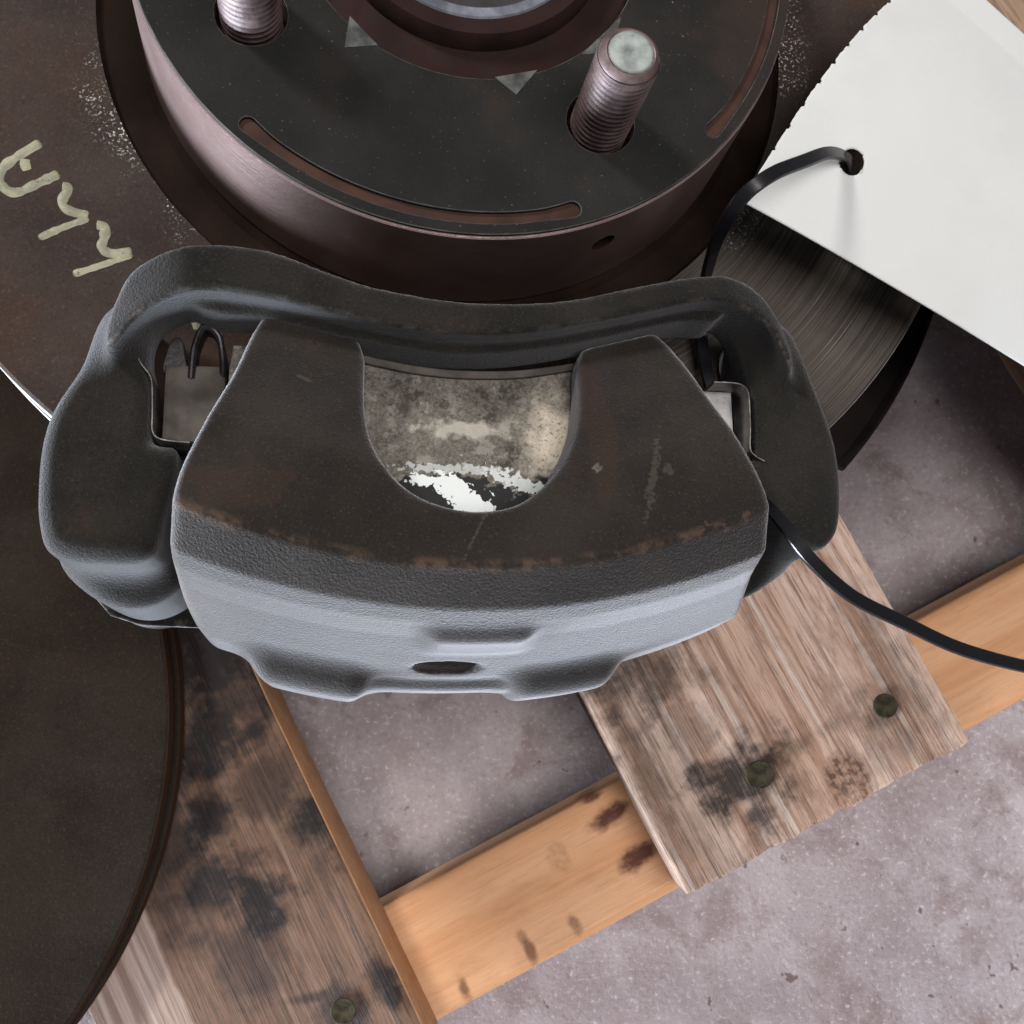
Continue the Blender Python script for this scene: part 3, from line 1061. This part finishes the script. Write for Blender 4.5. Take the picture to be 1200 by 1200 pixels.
def build_caliper():
    g = Grid((-74, -162, -70), (78, -80, 7), 0.66)
    prof = [(80, -10.0), (96, -5.6), (116, 1.8), (126, 3.3), (133.3, 4.0), (140.7, -0.3), (142.6, -5.0), (144.6, -14), (147.2, -22), (151.0, -33), (152.0, -46), (150.5, -60), (147, -66), (133.5, -66), (133.0, -13.2), (80, -13.2)]
    body = g.radial(prof)
    side = g.poly([tuple(p) for p in catmull([(-36.5, -83), (-43.2, -99.0), (-48.3, -112.0), (-50.6, -119.3), (-51.4, -127), (-51.5, -136), (-47.5, -146), (-42, -162),
                                             (52, -162), (56.5, -146), (58.0, -136), (57.2, -126), (55.8, -116.0), (48.8, -100.7), (38.8, -84), (20, -78), (-20, -78)], 5, True)])
    # lower down the flanks spread a little
    flare = np.clip((-6 - g.z) / 30.0, 0, 1)
    right = 1 / (1 + np.exp(-g.x / 6.0))
    D = rmax(body, side - flare * (0.5 + 6.0 * right), 1.9)
    # window between the fingers
    win = g.poly([tuple(p) for p in catmull([(-19.0, -78), (-19.0, -92.8), (-18.8, -104.1), (-16.8, -111.8), (-12.2, -118.2), (-6.1, -121.8), (1.6, -123.2), (9.3, -121.5), (16.0, -115.6),
                                            (20.6, -107.0), (22.2, -98.7), (22.4, -92.0), (22.4, -78)], 6, True)])
    D = smax(D, -(win + 0 * g.z), 1.6)
    # finger ends stop short of the bracket bar
    cutline = np.interp(g.x, [-60, -37, -30, -20, -8, 8, 23, 34, 41, 60], [-82.8, -83.0, -84.6, -87.8, -89.7, -89.7, -88.1, -84.9, -82.8, -82.2])
    D = rmax(D, g.y - cutline + 0 * g.z, 0.25)
    # two lower bosses
    def box(cx, cr, cz, hx, hr, hz, r):
        rr = g.r2[:, :, None]
        q = [np.abs(g.x - cx) - hx + r, np.abs(rr - cr) - hr + r, np.abs(g.z - cz) - hz + r]
        m = np.maximum(np.maximum(q[0], q[1]), q[2])
        out = np.sqrt(np.maximum(q[0], 0) ** 2 + np.maximum(q[1], 0) ** 2 + np.maximum(q[2], 0) ** 2)
        return out + np.minimum(m, 0) - r
    D = smin(D, box(-27.5, 147.5, -44, 11.5, 9.0, 12, 4), 5)
    D = smin(D, box(25.0, 147, -44, 11.0, 9.0, 12, 4), 5)
    D = smin(D, box(-1.5, 147, -42, 15, 6.6, 6, 2), 3)
    # raised pad in the middle with the inspection hole below it
    D = smin(D, box(4.0, 142.4, -14, 9.0, 3.4, 6.0, 1.8), 4.5)
    rr = g.r2[:, :, None]
    u_ = ((rr - 149.6) - (g.z + 28)) * 0.7071
    n_ = ((rr - 149.6) + (g.z + 28)) * 0.7071
    hole = (np.sqrt(((g.x + 0.3) / 6.6) ** 2 + (u_ / 2.7) ** 2) - 1.0) * 2.7
    hole = np.maximum(hole, -18 - n_)
    D = smax(D, -hole, 0.7)
    # casting unevenness
    D = D + 0.14 * np.sin(g.x * 0.13 + 1) * np.sin(g.y * 0.11)
    return sdf_mesh('caliper', g, D)


cal = link('caliper', build_caliper(), M['caliper'], asm)
cal['label'] = 'dark cast caliper body with a rounded window'

# ------------------------------------------------------------------ bracket


def build_bracket():
    g = Grid((-86, -142, -68), (88, -66, 4), 0.68)
    up = [(-66.6, -89.6), (-65.0, -83.9), (-61.6, -78.6), (-54.4, -75.6), (-45.5, -74.6), (-36.5, -75.3), (-25.4, -78.8), (-15.7, -81.4), (-0.5, -82.7), (15.2, -81.8), (32.0, -77.6),
          (42.3, -75.0), (51.0, -73.9), (58.8, -75.6), (64.5, -80.0), (67.8, -85.5)]
    lowp = [(67.4, -89.8), (60.6, -82.4), (51.0, -79.4), (42.3, -80.3), (25.2, -85.0), (8.5, -88.6), (-7.6, -89.2), (-23.6, -86.9), (-37.4, -84.3), (-48.8, -83.7), (-58.3, -86.6), (-65.2, -93.2)]
    bar2 = g.poly([tuple(p) for p in catmull(up + lowp, 5, True)])
    slope = np.clip(-1 - g.z, 0, 20)
    drop = np.clip(np.abs(g.x) - 50, 0, 30) ** 1.5 * 0.12
    apron = g.poly([tuple(p) for p in catmull([(x_, y_ - 1.4) for x_, y_ in lowp[2:-2]] + [(x_, y_ - 3.0) for x_, y_ in up[3:-3]], 5, True)])
    bar = rmax(bar2 + 0.06 * slope, np.abs(g.z + 8.0 + drop) - 9.3, 1.1)
    left = g.poly([tuple(p) for p in catmull([(-68.5, -83.0), (-71.9, -92.8), (-76.3, -101.4), (-77.9, -108.1), (-78.2, -116.2), (-77.6, -124.1), (-74.9, -129.9), (-66, -131.5), (-57, -130), (-54.6, -121.8),
                                              (-53.2, -113.5), (-54.0, -109.0), (-57.6, -108.3), (-58.6, -106), (-58.9, -97), (-60.2, -91.7), (-62, -86), (-62, -80)], 5, True)])
    right = g.poly([tuple(p) for p in catmull([(70.3, -78), (74.1, -86.4), (77.6, -95.6), (79.5, -102.9), (80.1, -110.2), (79.5, -118.6), (77.8, -123.0), (74.1, -125.8), (70.0, -124.4), (65.0, -118.2), (63.5, -113),
                                               (60.8, -107.8), (61.6, -105.0), (61.9, -92.0), (60.5, -88), (60, -80), (64, -76)], 5, True)])
    aL = rmax(left, np.abs(g.z + 38) - 24, 4.2)
    aR = rmax(right, np.abs(g.z + 38) - 24, 2.2)
    arms = np.minimum(aL, aR)
    for cx, cy, rad in ((-63.5, -126.0, 11.4), (64.0, -123.5, 9.5)):
        cyl = np.hypot(g.X2 - cx, g.Y2 - cy)[:, :, None] - rad
        arms = smin(arms, rmax(cyl, np.abs(g.z + 50) - 15, 2.5), 8.0)
    # machined abutments for the pad ears
    D = smin(smin(bar, rmax(apron, np.abs(g.z + 10.5) - 5.5, 1.0), 1.5), arms, 8.0)
    rr = g.r2[:, :, None]
    D = smax(D, -np.maximum(rr - 130.5, g.z + 29.5), 1.0)
    D = D + 0.10 * np.sin(g.x * .25 + 2) * np.sin(g.y * .21 + g.z * .2)
    return sdf_mesh('bracket', g, D)


br = link('caliper_bracket', build_bracket(), M['bracket'], asm)
br['label'] = 'dark cast bracket arching over the caliper'

# guide pin boots under the bracket ends
for cx, cy, z in ((-63.0, -126.0, -66.0), (64.0, -123.5, -66.0)):
    b_ = link('pin_boot', lathe([(0.01, 0), (10.5, 0), (12.4, -0.8), (12.6, -2.2), (11.2, -3.2), (12.0, -4.6), (11.8, -6.2), (0.01, -7)], 64), M['rubber'], br, smooth=True)
    b_.location = (cx * MM, cy * MM, z * MM)
fl = link('pin_flange', plate([[(-76, -132), (-72, -136.5), (-65, -138.6), (-48, -139), (-48, -128), (-60, -116), (-74, -124)]], -62, -60.5, 0.3), M['bracket'], br)
auto_smooth(fl, 40)

# ------------------------------------------------------------------ brake pad: plate, lining, ears, clips
PLATE = [(-44, -88.6), (-30, -88.2), (-10, -91.2), (0, -91.7), (12, -91.2), (30, -87.6), (45, -87.0), (45.5, -92.6), (45.5, -106.5),
         (45.5, -112), (43, -117), (30, -122), (17, -124.2), (15.5, -121.2), (11.5, -120.8), (10, -124.6), (0, -125.0), (-1, -122.0), (-5.5, -122.0), (-7, -124.2),
         (-28, -121), (-44, -115), (-44.5, -112), (-44.5, -93)]
pad = link('brake_pad', plate([PLATE], -18.6, -13.6, 0.3), M['pad_plate'], asm)
auto_smooth(pad, 40)
pad['label'] = 'grey pad backing plate flecked with white paint'
strip = link('shim_lip', plate([[tuple(p) for p in catmull([(-20, -89.4), (-10, -91.1), (0, -91.7), (12, -91.0), (24, -88.7)], 6)] + [tuple(p) for p in catmull([(24, -90.2), (12, -92.6), (0, -93.3), (-10, -92.7), (-20, -91.0)], 6)]], -13.5, -12.5, 0.2), M['ear'], pad)
lin = link('lining', plate([[(-43, -90), (43, -89), (46, -112), (0, -122), (-44, -113)]], -31.3, -18.7, 0.6), M['friction'], pad)
auto_smooth(lin, 40)
for pts, m in (([(-57.2, -91.6), (-45.5, -91.2), (-45.5, -107.0), (-57.0, -107.2)], M['ear']),
               ([(46.5, -91.2), (58.6, -91.2), (58.8, -106.2), (46.5, -106.2)], M['ear_grey'])):
    e_ = link('pad_ear', plate([[tuple(p) for p in catmull(pts, 1, True)]], -24.5, -18.5, 0.8), m, pad)
    auto_smooth(e_, 40)
# thin steel abutment clips
for path in ([(-61.9, -89.6), (-61.6, -91.6), (-60.6, -93.6), (-59.2, -95.3), (-58.5, -97.5), (-58.1, -103.0), (-57.9, -106.3), (-56.8, -107.8), (-54, -108.3), (-51.0, -108.4)],
             [(52.9, -91.0), (57.5, -91.0), (59.6, -91.8), (60.3, -94), (60.3, -100.4), (60.1, -104.9), (61.2, -106.4), (63, -107.4)]):
    p3 = [(x, y, -18.0) for x, y in path]
    c_ = link('abutment_clip', ribbon(p3, 9.0, 0.7, 'edge', 6), M['clip'], br)
    auto_smooth(c_, 40)
# dark spring tongue and loop of the left clip rising beside the bar
tongue = link('clip_spring', plate([[tuple(p) for p in catmull([(-57.6, -93.0), (-57.2, -88.2), (-55.8, -85.6), (-54.3, -86.2), (-53.6, -89.0), (-53.2, -93.0)], 4, True)]], -21.5, -19.5, 0.3), M['clip_dark'], br)
auto_smooth(tongue, 40)
loop = link('clip_spring', ribbon([(-52.0, -93.5, -20), (-51.4, -88.5, -18), (-49.6, -85.0, -16.5), (-47.2, -86.2, -17), (-46.2, -90.0, -19), (-46.2, -94.0, -22)], 5.0, 1.3, 'edge', 8), M['clip_dark'], br)
auto_smooth(loop, 40)

# ================================================================== second disc lying on the pallet
d2, w2 = build_disc(Matrix.Translation((-0.2275, -0.0109, 0.1622 - Z_FACE * MM * 0.75)) @ Matrix.Diagonal((1.031, 1.031, 0.75, 1)), None, M['disc_lying'])
tag(d2, 'bare dark grey brake disc lying flat on the pallet at the lower left', 'brake disc')

# ================================================================== tag


def build_tag():
    nu, nv = 168, 300
    hole = (81.6, -44.2)
    bm = bmesh.new()
    grid = {}
    c0 = np.array((58.2, -53.0))
    c1 = np.array((106.5, 8.5))
    du = (c1 - c0) / np.linalg.norm(c1 - c0)
    Lu = np.linalg.norm(c1 - c0)
    Lv = 130.0
    dv = np.array((du[1], -du[0]))
    for i in range(nu + 1):
        for j in range(nv + 1):
            u = i / nu
            v = j / nv
            p = c0 + du * Lu * u + dv * Lv * v
            # swing the long sides to the angle they have on the card
            ang = 0.30 * (v * Lv / 130.0)
            p = p + du * ((0.245 - 0.12 * u) * v * Lv)
            # torn perforation on the short side
            if j == 0:
                s = u * Lu
                tooth = 0.5 * (1 if (s % 5.7) < 0.9 and 12 < s < 60 else 0) + 0.18 * mnoise.noise((s * 0.9, 0, 0))
                p = p + dv * tooth
            p = p - dv * (3.4 * math.sin(math.pi * u)) * (1 - v) ** 3
            z = -8.0 + 6.5 * math.sin(math.pi * min(1, u * 1.1)) * (1 - 0.4 * v) - 16.0 * v ** 1.4 - 5.0 * u * v + 3.0 * (1 - v) ** 4 * u
            d = p - hole
            r = np.linalg.norm(d)
            rh = 2.7
            if rh - 0.3 < r < rh + 0.3:
                p = np.array(hole) + d / (r + 1e-9) * rh
            grid[i, j] = (bm.verts.new((p[0] * MM, p[1] * MM, z * MM)), r < rh - 0.3)
    for i in range(nu):
        for j in range(nv):
            q = [grid[i, j], grid[i + 1, j], grid[i + 1, j + 1], grid[i, j + 1]]
            if any(k[1] for k in q):
                continue
            try:
                bm.faces.new([k[0] for k in q])
            except ValueError:
                pass
    bmesh.ops.delete(bm, geom=[v for v in bm.verts if not v.link_faces], context='VERTS')
    bmesh.ops.remove_doubles(bm, verts=bm.verts, dist=2e-5)
    bmesh.ops.recalc_face_normals(bm, faces=bm.faces)
    for f in bm.faces:
        f.smooth = True
    me = bpy.data.meshes.new('tag')
    bm.to_mesh(me)
    bm.free()
    o = link('paper_tag', me, M['paper'], None, matrix=ASM)
    s = o.modifiers.new('thickness', 'SOLIDIFY')
    s.thickness = 0.0003
    s.offset = 0
    return o


tg = build_tag()
tag(tg, 'blank white card tag with torn perforated edge hanging from the black strap', 'tag')

# ================================================================== cable tie
TIE = [(84.0, -45.5, -24), (83.4, -44.8, -13), (82.0, -44.0, -6.0), (79.0, -43.9, -2.5), (73.0, -46.5, 2.5), (65.7, -51.4, 7.0), (57.5, -56.6, 10.0), (52.3, -60.6, 8.0), (50.6, -64.0, 0), (51.6, -67.0, -11),
       (54.3, -70.6, -24), (55.3, -77.5, -27), (56.2, -85.3, -26.5), (58.0, -91.7, -27), (59.2, -99, -28), (59.8, -106, -25), (60.8, -112, -18), (62.6, -118.0, -11.0),
       (64.8, -122.0, -8.8), (69.2, -128.0, -8.5), (78.9, -135.1, -11), (92.8, -139.9, -16), (109.3, -144.8, -22), (132, -148.2, -30), (150, -149.0, -36)]
tie = link('cable_tie', ribbon(TIE, 2.9, 1.2, 'flat', 10), M['tie'], None, matrix=ASM)
auto_smooth(tie, 50)
tag(tie, 'long glossy black nylon strap threaded through the card and past the caliper', 'cable tie')
